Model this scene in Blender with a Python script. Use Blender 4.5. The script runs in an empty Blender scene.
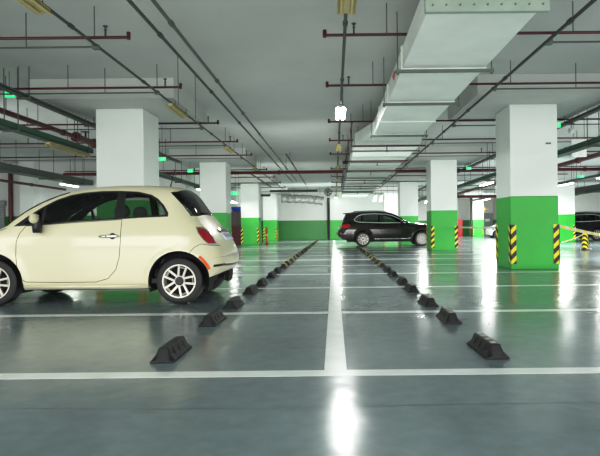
import bpy, bmesh, math, random
import numpy as np
from mathutils import Vector, Matrix
from mathutils.geometry import delaunay_2d_cdt
random.seed(7)
sc = bpy.context.scene
COL = sc.collection
H = 0.95            # eye height
PI = math.pi

# ------------------------------------------------------------------ materials
def nmat(name):
    m = bpy.data.materials.new(name); m.use_nodes = True
    nt = m.node_tree
    b = nt.nodes.get('Principled BSDF')
    return m, nt, b
def basic(name, col, rough=0.5, metal=0.0, coat=0.0, noise=0.06, scale=6.0, bump=0.0, emit=None, estr=0.0):
    m, nt, b = nmat(name)
    tc = nt.nodes.new('ShaderNodeTexCoord')
    n = nt.nodes.new('ShaderNodeTexNoise'); n.inputs['Scale'].default_value = scale; n.inputs['Detail'].default_value = 5
    nt.links.new(tc.outputs['Object'], n.inputs['Vector'])
    r = nt.nodes.new('ShaderNodeMapRange'); r.inputs[1].default_value = 0.3; r.inputs[2].default_value = 0.7
    r.inputs[3].default_value = 1 - noise * 1.6; r.inputs[4].default_value = 1 + noise
    nt.links.new(n.outputs['Fac'], r.inputs[0])
    mx = nt.nodes.new('ShaderNodeMix'); mx.data_type = 'RGBA'; mx.blend_type = 'MULTIPLY'; mx.inputs[0].default_value = 1
    mx.inputs[6].default_value = (*col, 1)
    nt.links.new(r.outputs[0], mx.inputs[7])
    nt.links.new(mx.outputs[2], b.inputs['Base Color'])
    b.inputs['Roughness'].default_value = rough; b.inputs['Metallic'].default_value = metal
    b.inputs['Coat Weight'].default_value = coat; b.inputs['Coat Roughness'].default_value = 0.05
    if bump:
        bp = nt.nodes.new('ShaderNodeBump'); bp.inputs['Strength'].default_value = bump; bp.inputs['Distance'].default_value = 0.01
        nt.links.new(n.outputs['Fac'], bp.inputs['Height']); nt.links.new(bp.outputs[0], b.inputs['Normal'])
    if emit:
        b.inputs['Emission Color'].default_value = (*emit, 1); b.inputs['Emission Strength'].default_value = estr
    return m

M = {}
M['ceiling'] = basic('ceiling_paint', (.56, .585, .565), .8, noise=.05, scale=.5)
M['wall'] = basic('wall_paint', (.74, .76, .74), .6, noise=.03, scale=.7)
M['colwhite'] = basic('column_white_paint', (.80, .84, .81), .42, noise=.02, scale=.8)
M['green'] = basic('green_paint', (.050, .47, .07), .42, noise=.05, scale=1.2)
M['dgreen'] = basic('wall_green_paint', (.016, .24, .035), .4, noise=.06, scale=.8)
M['line'] = basic('line_paint', (.80, .83, .82), .25, noise=.05, scale=5)
M['red'] = basic('pipe_red_paint', (.075, .004, .008), .4, noise=.1)
M['redmain'] = basic('main_red_paint', (.09, .006, .010), .4, noise=.1)
M['grey'] = basic('conduit_grey', (.095, .11, .10), .5)
M['darkgrey'] = basic('conduit_dark', (.05, .06, .052), .5)
M['cream_light'] = basic('batten_cream', (.55, .49, .25), .5)
M['duct'] = basic('duct_sheet', (.82, .86, .82), .5, noise=.04, scale=1.5)
M['ductedge'] = basic('duct_flange', (.36, .42, .37), .5, noise=.06)
M['bar'] = basic('bracket_steel', (.12, .16, .14), .5)
M['tray'] = basic('tray_green', (.035, .10, .06), .5)
M['traygrey'] = basic('tray_grey', (.085, .105, .09), .5)
M['rubber'] = basic('black_rubber', (.010, .010, .011), .5, noise=.25, scale=14, bump=.3)
M['tyre'] = basic('tyre_rubber', (.022, .023, .024), .6, noise=.15, scale=20)
M['black'] = basic('black_plastic', (.012, .012, .013), .4)
M['under'] = basic('underbody', (.01, .01, .011), .8)
M['yellow'] = basic('yellow_reflective', (.85, .68, .02), .4)
M['pale'] = basic('worn_marking', (.55, .52, .49), .6, noise=.2, scale=40)
M['chrome'] = basic('chrome', (.75, .76, .77), .12, metal=1.0)
M['alloy'] = basic('alloy_wheel', (.60, .58, .53), .38, metal=.3)
M['plate'] = basic('plate_white', (.62, .66, .78), .4)
M['plateblue'] = basic('plate_print', (.10, .14, .40), .4)
M['redlamp'] = basic('tail_lamp_red', (.36, .006, .015), .2, coat=.3)
M['orange'] = basic('orange_lens', (.80, .12, .008), .3, coat=.2)
M['interior'] = basic('interior_grey', (.07, .075, .075), .7)
M['seatlight'] = basic('seat_cloth', (.22, .23, .21), .8)
M['signgreen'] = basic('sign_green', (.06, .55, .03), .4)
M['exitgreen'] = basic('exit_sign_green', (.01, .35, .12), .4, emit=(.02, .9, .30), estr=1.2)
M['white'] = basic('white_print', (.85, .87, .85), .5)
M['blue'] = basic('blue_plastic', (.02, .08, .62), .4)
M['redpanel'] = basic('red_cabinet_paint', (.42, .015, .03), .35)
M['darkredpanel'] = basic('dark_red_cabinet_paint', (.16, .012, .02), .35)
M['doorgrey'] = basic('grey_door_paint', (.30, .33, .34), .5)
M['silver'] = basic('silver_foil_duct', (.26, .28, .26), .5, metal=.3, noise=.25, scale=8)
M['tube_on'] = basic('tube_lit', (1, 1, 1), .5, emit=(1, 1, .96), estr=26)
M['tube_dim'] = basic('tube_lit_far', (1, 1, 1), .5, emit=(1, 1, .96), estr=14)
M['housing'] = basic('lamp_housing', (.70, .72, .68), .5)

def paint(name, col, flake=.0, rough=.34, coat=.45):
    m, nt, b = nmat(name)
    g = nt.nodes.new('ShaderNodeNewGeometry')
    mx = nt.nodes.new('ShaderNodeMix'); mx.data_type = 'RGBA'
    mx.inputs[6].default_value = (*col, 1); mx.inputs[7].default_value = (.03, .032, .032, 1)
    nt.links.new(g.outputs['Backfacing'], mx.inputs[0])
    nt.links.new(mx.outputs[2], b.inputs['Base Color'])
    b.inputs['Roughness'].default_value = rough; b.inputs['Metallic'].default_value = flake
    b.inputs['Coat Weight'].default_value = coat; b.inputs['Coat Roughness'].default_value = .06
    return m
M['alloy_bright'] = basic('bright_alloy', (.85, .85, .84), .3, metal=.3)
M['cream'] = paint('cream_car_paint', (.66, .63, .465))
M['brown'] = paint('dark_brown_car_paint', (.007, .0045, .004), .0, .16, .4)
M['blackcar'] = paint('black_car_paint', (.006, .006, .008), .0)
M['whitecar'] = paint('white_car_paint', (.80, .82, .82))
def glass(name, tint, gloss=.9):
    m = bpy.data.materials.new(name); m.use_nodes = True; nt = m.node_tree; nt.nodes.clear()
    o = nt.nodes.new('ShaderNodeOutputMaterial'); t = nt.nodes.new('ShaderNodeBsdfTransparent'); g = nt.nodes.new('ShaderNodeBsdfGlossy')
    t.inputs[0].default_value = (*tint, 1); g.inputs['Roughness'].default_value = .02; g.inputs[0].default_value = (gloss, gloss, gloss, 1)
    f = nt.nodes.new('ShaderNodeFresnel'); f.inputs[0].default_value = 1.45
    x = nt.nodes.new('ShaderNodeMixShader')
    nt.links.new(f.outputs[0], x.inputs[0]); nt.links.new(t.outputs[0], x.inputs[1]); nt.links.new(g.outputs[0], x.inputs[2]); nt.links.new(x.outputs[0], o.inputs[0])
    return m
M['glass'] = glass('window_glass', (.50, .56, .53))
M['glassdark'] = glass('rear_glass', (.22, .25, .25))

def floor_mat():
    m, nt, b = nmat('epoxy_floor')
    tc = nt.nodes.new('ShaderNodeTexCoord')
    n = nt.nodes.new('ShaderNodeTexNoise'); n.inputs['Scale'].default_value = .7; n.inputs['Detail'].default_value = 6
    n2 = nt.nodes.new('ShaderNodeTexNoise'); n2.inputs['Scale'].default_value = 9; n2.inputs['Detail'].default_value = 8
    nt.links.new(tc.outputs['Object'], n.inputs['Vector']); nt.links.new(tc.outputs['Object'], n2.inputs['Vector'])
    cr = nt.nodes.new('ShaderNodeValToRGB')
    cr.color_ramp.elements[0].position = .3; cr.color_ramp.elements[0].color = (.200, .268, .284, 1)
    cr.color_ramp.elements[1].position = .7; cr.color_ramp.elements[1].color = (.262, .335, .352, 1)
    nt.links.new(n.outputs['Fac'], cr.inputs[0])
    mx = nt.nodes.new('ShaderNodeMix'); mx.data_type = 'RGBA'; mx.blend_type = 'MULTIPLY'; mx.inputs[0].default_value = .35
    nt.links.new(cr.outputs[0], mx.inputs[6]); nt.links.new(n2.outputs['Fac'], mx.inputs[7])
    nt.links.new(mx.outputs[2], b.inputs['Base Color'])
    rr = nt.nodes.new('ShaderNodeMapRange'); rr.inputs[1].default_value = .3; rr.inputs[2].default_value = .7
    rr.inputs[3].default_value = .13; rr.inputs[4].default_value = .26
    nt.links.new(n.outputs['Fac'], rr.inputs[0]); nt.links.new(rr.outputs[0], b.inputs['Roughness'])
    b.inputs['IOR'].default_value = 1.55
    n3 = nt.nodes.new('ShaderNodeTexNoise'); n3.inputs['Scale'].default_value = 2.2; n3.inputs['Detail'].default_value = 3
    nt.links.new(tc.outputs['Object'], n3.inputs['Vector'])
    bp = nt.nodes.new('ShaderNodeBump'); bp.inputs['Strength'].default_value = .34; bp.inputs['Distance'].default_value = .02
    nt.links.new(n3.outputs['Fac'], bp.inputs['Height']); nt.links.new(bp.outputs[0], b.inputs['Normal'])
    return m
M['floor'] = floor_mat()

def hazard_mat(name, freq, axis_mix=1.0):
    """yellow / black diagonal bands in object space (x and z)"""
    m, nt, b = nmat(name)
    tc = nt.nodes.new('ShaderNodeTexCoord'); sp = nt.nodes.new('ShaderNodeSeparateXYZ')
    nt.links.new(tc.outputs['Object'], sp.inputs[0])
    a = nt.nodes.new('ShaderNodeMath'); a.operation = 'ADD'
    s = nt.nodes.new('ShaderNodeMath'); s.operation = 'ADD'; nt.links.new(sp.outputs[0], s.inputs[0]); nt.links.new(sp.outputs[1], s.inputs[1])
    k = nt.nodes.new('ShaderNodeMath'); k.operation = 'MULTIPLY'; k.inputs[1].default_value = axis_mix
    nt.links.new(s.outputs[0], k.inputs[0]); nt.links.new(k.outputs[0], a.inputs[0]); nt.links.new(sp.outputs[2], a.inputs[1])
    f = nt.nodes.new('ShaderNodeMath'); f.operation = 'MULTIPLY'; f.inputs[1].default_value = freq; nt.links.new(a.outputs[0], f.inputs[0])
    fr = nt.nodes.new('ShaderNodeMath'); fr.operation = 'FRACT'; nt.links.new(f.outputs[0], fr.inputs[0])
    g = nt.nodes.new('ShaderNodeMath'); g.operation = 'GREATER_THAN'; g.inputs[1].default_value = .52; nt.links.new(fr.outputs[0], g.inputs[0])
    mx = nt.nodes.new('ShaderNodeMix'); mx.data_type = 'RGBA'
    mx.inputs[6].default_value = (.012, .012, .012, 1); mx.inputs[7].default_value = (.90, .74, .02, 1)
    nt.links.new(g.outputs[0], mx.inputs[0]); nt.links.new(mx.outputs[2], b.inputs['Base Color']); b.inputs['Roughness'].default_value = .4
    return m
M['hazard'] = hazard_mat('hazard_guard', 4.4, -1.0)
M['hazard_r'] = hazard_mat('hazard_bollard', 5.5, 1.0)
def tape_mat():
    m, nt, b = nmat('barrier_tape')
    tc = nt.nodes.new('ShaderNodeTexCoord'); sp = nt.nodes.new('ShaderNodeSeparateXYZ'); nt.links.new(tc.outputs['Object'], sp.inputs[0])
    f = nt.nodes.new('ShaderNodeMath'); f.operation = 'MULTIPLY'; f.inputs[1].default_value = 3.0; nt.links.new(sp.outputs[0], f.inputs[0])
    fr = nt.nodes.new('ShaderNodeMath'); fr.operation = 'FRACT'; nt.links.new(f.outputs[0], fr.inputs[0])
    g = nt.nodes.new('ShaderNodeMath'); g.operation = 'GREATER_THAN'; g.inputs[1].default_value = .5; nt.links.new(fr.outputs[0], g.inputs[0])
    mx = nt.nodes.new('ShaderNodeMix'); mx.data_type = 'RGBA'
    mx.inputs[6].default_value = (.80, .80, .74, 1); mx.inputs[7].default_value = (.85, .75, .12, 1)
    nt.links.new(g.outputs[0], mx.inputs[0]); nt.links.new(mx.outputs[2], b.inputs['Base Color']); b.inputs['Roughness'].default_value = .4
    return m
M['tape'] = tape_mat()

# ------------------------------------------------------------------ helpers
class MB:
    def __init__(self, org=(0, 0, 0)):
        self.v, self.f, self.o = [], [], Vector(org)
    def add(self, vs, fs):
        k = len(self.v); self.v += [Vector(p) for p in vs]; self.f += [tuple(i + k for i in f) for f in fs]; return self
    def box(self, x0, x1, y0, y1, z0, z1):
        vs = [(x, y, z) for z in (z0, z1) for y in (y0, y1) for x in (x0, x1)]
        return self.add(vs, [(0, 2, 3, 1), (4, 5, 7, 6), (0, 1, 5, 4), (2, 6, 7, 3), (0, 4, 6, 2), (1, 3, 7, 5)])
    def frustum(self, b0, z0, b1, z1):
        (x0, x1, y0, y1), (u0, u1, w0, w1) = b0, b1
        vs = [(x0, y0, z0), (x1, y0, z0), (x0, y1, z0), (x1, y1, z0), (u0, w0, z1), (u1, w0, z1), (u0, w1, z1), (u1, w1, z1)]
        return self.add(vs, [(0, 2, 3, 1), (4, 5, 7, 6), (0, 1, 5, 4), (2, 6, 7, 3), (0, 4, 6, 2), (1, 3, 7, 5)])
    def tube(self, pts, r, n=8, cap=True):
        pts = [Vector(p) for p in pts]; rs = r if isinstance(r, (list, tuple)) else [r] * len(pts)
        rings = []
        up = None
        for i, p in enumerate(pts):
            t = (pts[min(i + 1, len(pts) - 1)] - pts[max(i - 1, 0)]).normalized()
            if up is None:
                up = Vector((0, 0, 1)) if abs(t.z) < .9 else Vector((1, 0, 0))
            a = t.cross(up).normalized(); b = a.cross(t).normalized(); up = b
            rings.append([p + (a * math.cos(2 * PI * k / n) + b * math.sin(2 * PI * k / n)) * rs[i] for k in range(n)])
        vs = [q for rg in rings for q in rg]; fs = []
        for i in range(len(pts) - 1):
            for k in range(n):
                fs.append((i * n + k, i * n + (k + 1) % n, (i + 1) * n + (k + 1) % n, (i + 1) * n + k))
        if cap:
            fs.append(tuple(range(n))); fs.append(tuple((len(pts) - 1) * n + k for k in reversed(range(n))))
        return self.add(vs, fs)
    def lathe(self, prof, axis='z', n=24, c=(0, 0, 0), closed=False):
        vs, fs = [], []
        for (r, h) in prof:
            for k in range(n):
                a = 2 * PI * k / n
                p = (r * math.cos(a), r * math.sin(a), h) if axis == 'z' else (r * math.cos(a), h, r * math.sin(a))
                vs.append((p[0] + c[0], p[1] + c[1], p[2] + c[2]))
        m = len(prof); rng = m if closed else m - 1
        for i in range(rng):
            j = (i + 1) % m
            for k in range(n):
                q = (i * n + k, i * n + (k + 1) % n, j * n + (k + 1) % n, j * n + k)
                fs.append(q if axis == 'z' else q[::-1])
        return self.add(vs, fs)
    def build(self, name, mat, parent=None, smooth=False, bevel=0.0, fix=True):
        me = bpy.data.meshes.new(name)
        me.from_pydata([p - self.o for p in self.v], [], self.f)
        if fix:
            bm = bmesh.new(); bm.from_mesh(me); bmesh.ops.recalc_face_normals(bm, faces=bm.faces); bm.to_mesh(me); bm.free()
        me.materials.append(M[mat] if isinstance(mat, str) else mat)
        if smooth:
            for p in me.polygons: p.use_smooth = True
        o = bpy.data.objects.new(name, me); COL.objects.link(o)
        o.location = self.o
        if parent: o.parent = parent
        if bevel:
            b = o.modifiers.new('bevel', 'BEVEL'); b.width = bevel; b.segments = 2; b.limit_method = 'ANGLE'
        if smooth == 'auto':
            me.set_sharp_from_angle(angle=math.radians(35))
        return o
def tag(o, label, cat, group=None, kind=None):
    if label: o['label'] = label
    if cat: o['category'] = cat
    if group: o['group'] = group
    if kind: o['kind'] = kind
    return o
def thing(name, label, cat, loc=(0, 0, 0), group=None, rz=0):
    o = bpy.data.objects.new(name, None); COL.objects.link(o); o.location = loc; o.rotation_euler = (0, 0, rz)
    o.empty_display_size = .2
    return tag(o, label, cat, group)
def struct(o):
    o['kind'] = 'structure'; return o
def copy_tree(root, loc=None, rz=None):
    r = root.copy(); COL.objects.link(r)
    for ch in list(root.children):
        c = ch.copy(); COL.objects.link(c); c.parent = r
        for g in list(ch.children):
            d = g.copy(); COL.objects.link(d); d.parent = c
    if loc is not None: r.location = loc
    if rz is not None: r.rotation_euler = (0, 0, rz)
    return r
ORD = ['nearest', 'second nearest', 'third nearest', 'fourth nearest', 'fifth nearest', 'sixth nearest', 'seventh nearest', 'eighth nearest', 'ninth nearest', 'tenth nearest',
       'eleventh nearest', 'twelfth nearest', 'thirteenth nearest', 'fourteenth nearest', 'fifteenth nearest', 'sixteenth nearest', 'seventeenth nearest', 'eighteenth nearest',
       'nineteenth nearest', 'twentieth nearest', 'twenty-first nearest', 'twenty-second nearest', 'twenty-third nearest', 'twenty-fourth nearest', 'twenty-fifth nearest', 'twenty-sixth nearest',
       'twenty-seventh nearest', 'twenty-eighth nearest', 'twenty-ninth nearest', 'thirtieth nearest']

# ------------------------------------------------------------------ setting
CZ = 4.02      # ceiling
PZ = 3.615     # underside of drop panels
fl = struct(MB().box(-26, 26, -12, 58, -.2, 0).build('floor', 'floor'))
ce = struct(MB().box(-26, 26, -12, 58, CZ, CZ + .2).build('ceiling', 'ceiling'))
def wall(name, x0, x1, y0, y1, gz=1.62, white='wall', g='dgreen', face='-y'):
    o = struct(MB().box(x0, x1, y0, y1, 0, CZ).build(name, white))
    e = .006
    if g:
        MB().box(x0 - (e if face == '-x' else 0), x1 + (e if face == '+x' else 0), y0 - (e if face == '-y' else 0), y1, 0.0, gz).build('green_band', g, o)
    return o
wall('wall_back', -6.6, -.35, 46, 46.3, g='dgreen')
wall('wall_back_middle', -.35, 7.2, 46, 46.3, g='green', white='colwhite')
wall('wall_back_right', 16.6, 25.8, 46, 46.3)
wall('wall_recess', 7.2, 16.6, 56, 56.3)
wall('wall_recess_side', 16.6, 16.9, 46.3, 56.0, face='-x')
wall('wall_back_left', -25.8, -6.9, 24, 24.3)
wall('wall_middle_left', -6.9, -6.6, 24, 46.0, face='+x')
wall('wall_left', -26, -25.7, -12, 24, face='+x')
wall('wall_right', 25.7, 26, -12, 46, face='-x')
wall('wall_behind', -25.7, 25.7, -12, -11.7, face='+y')

# painted bay lines
LW = .15
Y0, SP = 3.52, 2.52
nb = 16
for i in range(nb):
    y = Y0 + SP * i
    MB().box(-6.0, -LW / 2 - .004 if i else 0.0, y - .07, y + .07, -.01, .0012).build('painted_line', 'line', fl)
    MB().box(LW / 2 + .004 if i else 0.0, 6.0, y - .07, y + .07, -.01, .0012).build('painted_line', 'line', fl)
MB().box(-LW / 2, LW / 2, Y0 + .07, Y0 + SP * (nb - 1), -.01, .0014).build('painted_line', 'line', fl)
crack = MB()
pp = []
for i in range(61):
    pp.append((-6 + i * .2, 2.86 + random.uniform(-.006, .006) + .02 * math.sin(i * .4), 0))
for a, b in zip(pp[:-1], pp[1:]):
    w = random.uniform(.001, .0022)
    crack.add([(a[0], a[1] - w, .0008), (b[0], b[1] - w, .0008), (b[0], b[1] + w, .0008), (a[0], a[1] + w, .0008)], [(0, 1, 2, 3)])
crack.build('floor_joint', basic('joint_dark', (.05, .065, .07), .5), fl)

# ------------------------------------------------------------------ columns
CW = 1.04
def column(xl, y, label, group, guards=((0, 1), (1, 1)), plain=False):
    """xl = left face; front face at y"""
    cx, cy = xl + CW / 2, y + CW / 2
    t = thing('column', label, 'column', (cx, cy, 0), group)
    h = CW / 2
    MB().box(-h, h, -h, h, 1.60, PZ).build('white_shaft', 'colwhite', t, bevel=.012)
    MB().box(-h - .004, h + .004, -h - .004, h + .004, 0, 1.60).build('green_base', 'green', t, bevel=.015)
    def guard(sx, sy):
        # L-profile rubber corner guard
        g = MB((sx * h, sy * h, .22)); z0, z1 = .12, .98
        a, tt = .115, .014
        ox, oy = sx * (h + .004), sy * (h + .004)
        xs = sorted((ox + sx * tt, ox - sx * a)); ys = sorted((oy, oy + sy * tt)); g.box(xs[0], xs[1], ys[0], ys[1], z0, z1)
        xs = sorted((ox, ox + sx * tt)); ys = sorted((oy + sy * tt, oy - sy * a)); g.box(xs[0], xs[1], ys[0], ys[1], z0, z1)
        g.build('corner_guard', 'hazard', t)
    for sx in (-1, 1):
        for sy in (-1, 1):
            guard(sx, sy)
    p = struct(MB((cx, cy, PZ)).box(cx - 1.46, cx + 1.46, cy - 1.42, cy + 1.42, PZ, CZ + .01).build('ceiling_drop_panel', 'ceiling', None))
    return t
XR, XL = 3.87, -4.28 - CW
YS = [11.75, 21.35, 31.3, 41.2]
lab = {0: 'big white square column with green base, nearest on the right, beside the barrier tape',
       1: 'white and green column in front of the dark brown car bonnet',
       2: 'white and green column just behind the dark brown car, second row back from the nearest right one',
       3: 'white and green column farthest back in the row on the right'}
for i, y in enumerate(YS):
    column(XR, y, lab[i], 'columns right of the centre line')
lab = {0: 'large white column rising directly behind the roof of the cream car',
       1: 'white and green column just right of the cream car rear window',
       2: 'white and green column with striped corner guards, third back on the left',
       3: 'white and green column touching the left edge of the green far wall'}
XLs = [XL + .13, XL, XL - .1, XL - .12]
for i, y in enumerate(YS):
    column(XLs[i], y, lab[i], 'columns left of the centre line')
for y, l in ((31.3, 'white and green column on the far right behind the barrier tape'), (50.4, 'small distant white and green column left of the grey door')):
    column(13.02, y, l, 'columns in the far right row')
column(13.02, 41.2, 'distant white and green column hidden behind the nearest right column', 'columns in the far right row')
# small stencilled mark on the nearest right column
mk = MB((XR + .83, 11.745, 2.76))
for k in range(4): mk.box(XR + .78 + .03 * k, XR + .80 + .03 * k, 11.742, 11.7475, 2.735, 2.77)
tag(mk.build('stencil_mark', 'darkgrey'), 'tiny dark stencilled mark high on the nearest right column', 'marking')

# ------------------------------------------------------------------ wheel stops
def stop_proto(far):
    t = thing('wheel_stop', 'x', 'wheel stop')
    L, Wd, Hh = .26, .086, .10
    b = MB()
    sec = [(-Wd, 0), (Wd, 0), (Wd, .014), (.054, .05), (.034, Hh), (-.034, Hh), (-.054, .05), (-Wd, .014)]
    n = len(sec)
    ends = [(-L, 0), (-L + .045, 1), (L - .045, 1), (L, 0)]
    vs = []
    for yy, full in ends:
        for (x, z) in sec:
            vs.append((x, yy, z if full else min(z, .014)))
    fs = []
    for i in range(3):
        for k in range(n):
            fs.append((i * n + k, i * n + (k + 1) % n, (i + 1) * n + (k + 1) % n, (i + 1) * n + k))
    fs += [tuple(range(n)), tuple(3 * n + k for k in reversed(range(n)))]
    b.add(vs, fs)
    o = b.build('rubber_body', 'rubber', t, bevel=.006)
    # moulded ribs on the slopes
    for s in (-1, 1):
        for yy in (-.12, 0, .12):
            r = MB(); x0, x1 = s * .066, s * .036
            r.add([(x0, yy - .004, .03), (x0, yy + .004, .03), (x1, yy + .004, .088), (x1, yy - .004, .088),
                   (x0 + s * .006, yy - .004, .032), (x0 + s * .006, yy + .004, .032), (x1 + s * .006, yy + .004, .09), (x1 + s * .006, yy - .004, .09)],
                  [(0, 1, 2, 3), (4, 5, 6, 7), (0, 1, 5, 4), (2, 3, 7, 6), (0, 3, 7, 4), (1, 2, 6, 5)])
            r.build('rib', 'rubber', t)
    if far:
        for yy in (-.13, .07):
            g = MB()
            g.add([(-.0785, yy, .024), (-.0785, yy + .07, .024), (-.036, yy + .07, .1015), (-.036, yy, .1015), (.036, yy, .1015), (.036, yy + .07, .1015), (.0785, yy + .07, .024), (.0785, yy, .024)],
                  [(0, 1, 2, 3), (3, 2, 5, 4), (4, 5, 6, 7)])
            g.build('yellow_band', 'yellow', t)
    return t
def with_marks(t, strong):
    m = MB()
    for yy in (-.17, -.05, .07, .15):
        m = MB(); m.box(-.020, .020, yy, yy + .055, .0985, .1025)
        m.build('worn_top_marking', 'pale', t)
protoN = stop_proto(False); protoM = stop_proto(False); with_marks(protoM, True); protoF = stop_proto(True)
used = set()
for side, xs, cnt in ((-1, -1.235, 30), (1, 1.155, 18)):
    for k in range(cnt):
        pair, j = divmod(k, 2)
        y = 4.09 + SP * pair + (1.42 if j else 0)
        if k >= 2: y -= .03 * (pair if pair < 5 else 5) * 0
        if y > 44.8: break
        far = 7 <= k
        src = protoF if far else (protoM if side > 0 and k < 4 else protoN)
        if id(src) in used: o = copy_tree(src)
        else: o = src; used.add(id(src))
        o.location = (xs + random.uniform(-.012, .012), y + random.uniform(-.02, .02), 0); o.rotation_euler = (0, 0, random.uniform(-.03, .03))
        row = 'left' if side < 0 else 'right'
        ty = 'black and yellow rubber wheel stop' if far else 'black rubber wheel stop'
        tag(o, '%s in the %s row, %s to the camera' % (ty, row, ORD[k]), 'wheel stop', 'wheel stops in the %s row' % row)

# ------------------------------------------------------------------ cars
def catmull(pts, closed=True, step=.02):
    P = [np.array(p, float) for p in pts]; n = len(P); out = []
    rng = n if closed else n - 1
    for i in range(rng):
        p0, p1, p2, p3 = (P[(i - 1) % n], P[i], P[(i + 1) % n], P[(i + 2) % n]) if closed else (P[max(i - 1, 0)], P[i], P[i + 1], P[min(i + 2, n - 1)])
        m = max(1, int(np.linalg.norm(p2 - p1) / step))
        for k in range(m):
            t = k / m
            out.append(.5 * ((2 * p1) + (-p0 + p2) * t + (2 * p0 - 5 * p1 + 4 * p2 - p3) * t * t + (-p0 + 3 * p1 - 3 * p2 + p3) * t ** 3))
    if not closed: out.append(P[-1])
    return np.array(out)
def inpoly(pt, poly):
    x, y = pt[..., 0], pt[..., 1]; c = np.zeros(x.shape, bool); n = len(poly)
    for i in range(n):
        x1, y1 = poly[i]; x2, y2 = poly[(i + 1) % n]
        if y1 == y2: continue
        cond = ((y1 > y) != (y2 > y)) & (x < (x2 - x1) * (y - y1) / (y2 - y1) + x1)
        c ^= cond
    return c
def densify(poly, step=.04, closed=True):
    out = []; n = len(poly)
    for i in range(n if closed else n - 1):
        a, b = np.array(poly[i], float), np.array(poly[(i + 1) % n], float)
        m = max(1, int(np.linalg.norm(b - a) / step))
        for k in range(m): out.append(a + (b - a) * k / m)
    if not closed: out.append(np.array(poly[-1], float))
    return np.array(out)
def buffer(line, w):
    L = np.array(line, float); l, r = [], []
    for i in range(len(L)):
        t = L[min(i + 1, len(L) - 1)] - L[max(i - 1, 0)]; t /= np.linalg.norm(t) + 1e-9; nrm = np.array([-t[1], t[0]])
        l.append(L[i] + nrm * w); r.append(L[i] - nrm * w)
    return np.array(l + r[::-1])
def circle(cx, cz, r, n=48):
    return np.array([(cx + r * math.cos(2 * PI * k / n), cz + r * math.sin(2 * PI * k / n)) for k in range(n)])

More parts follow.
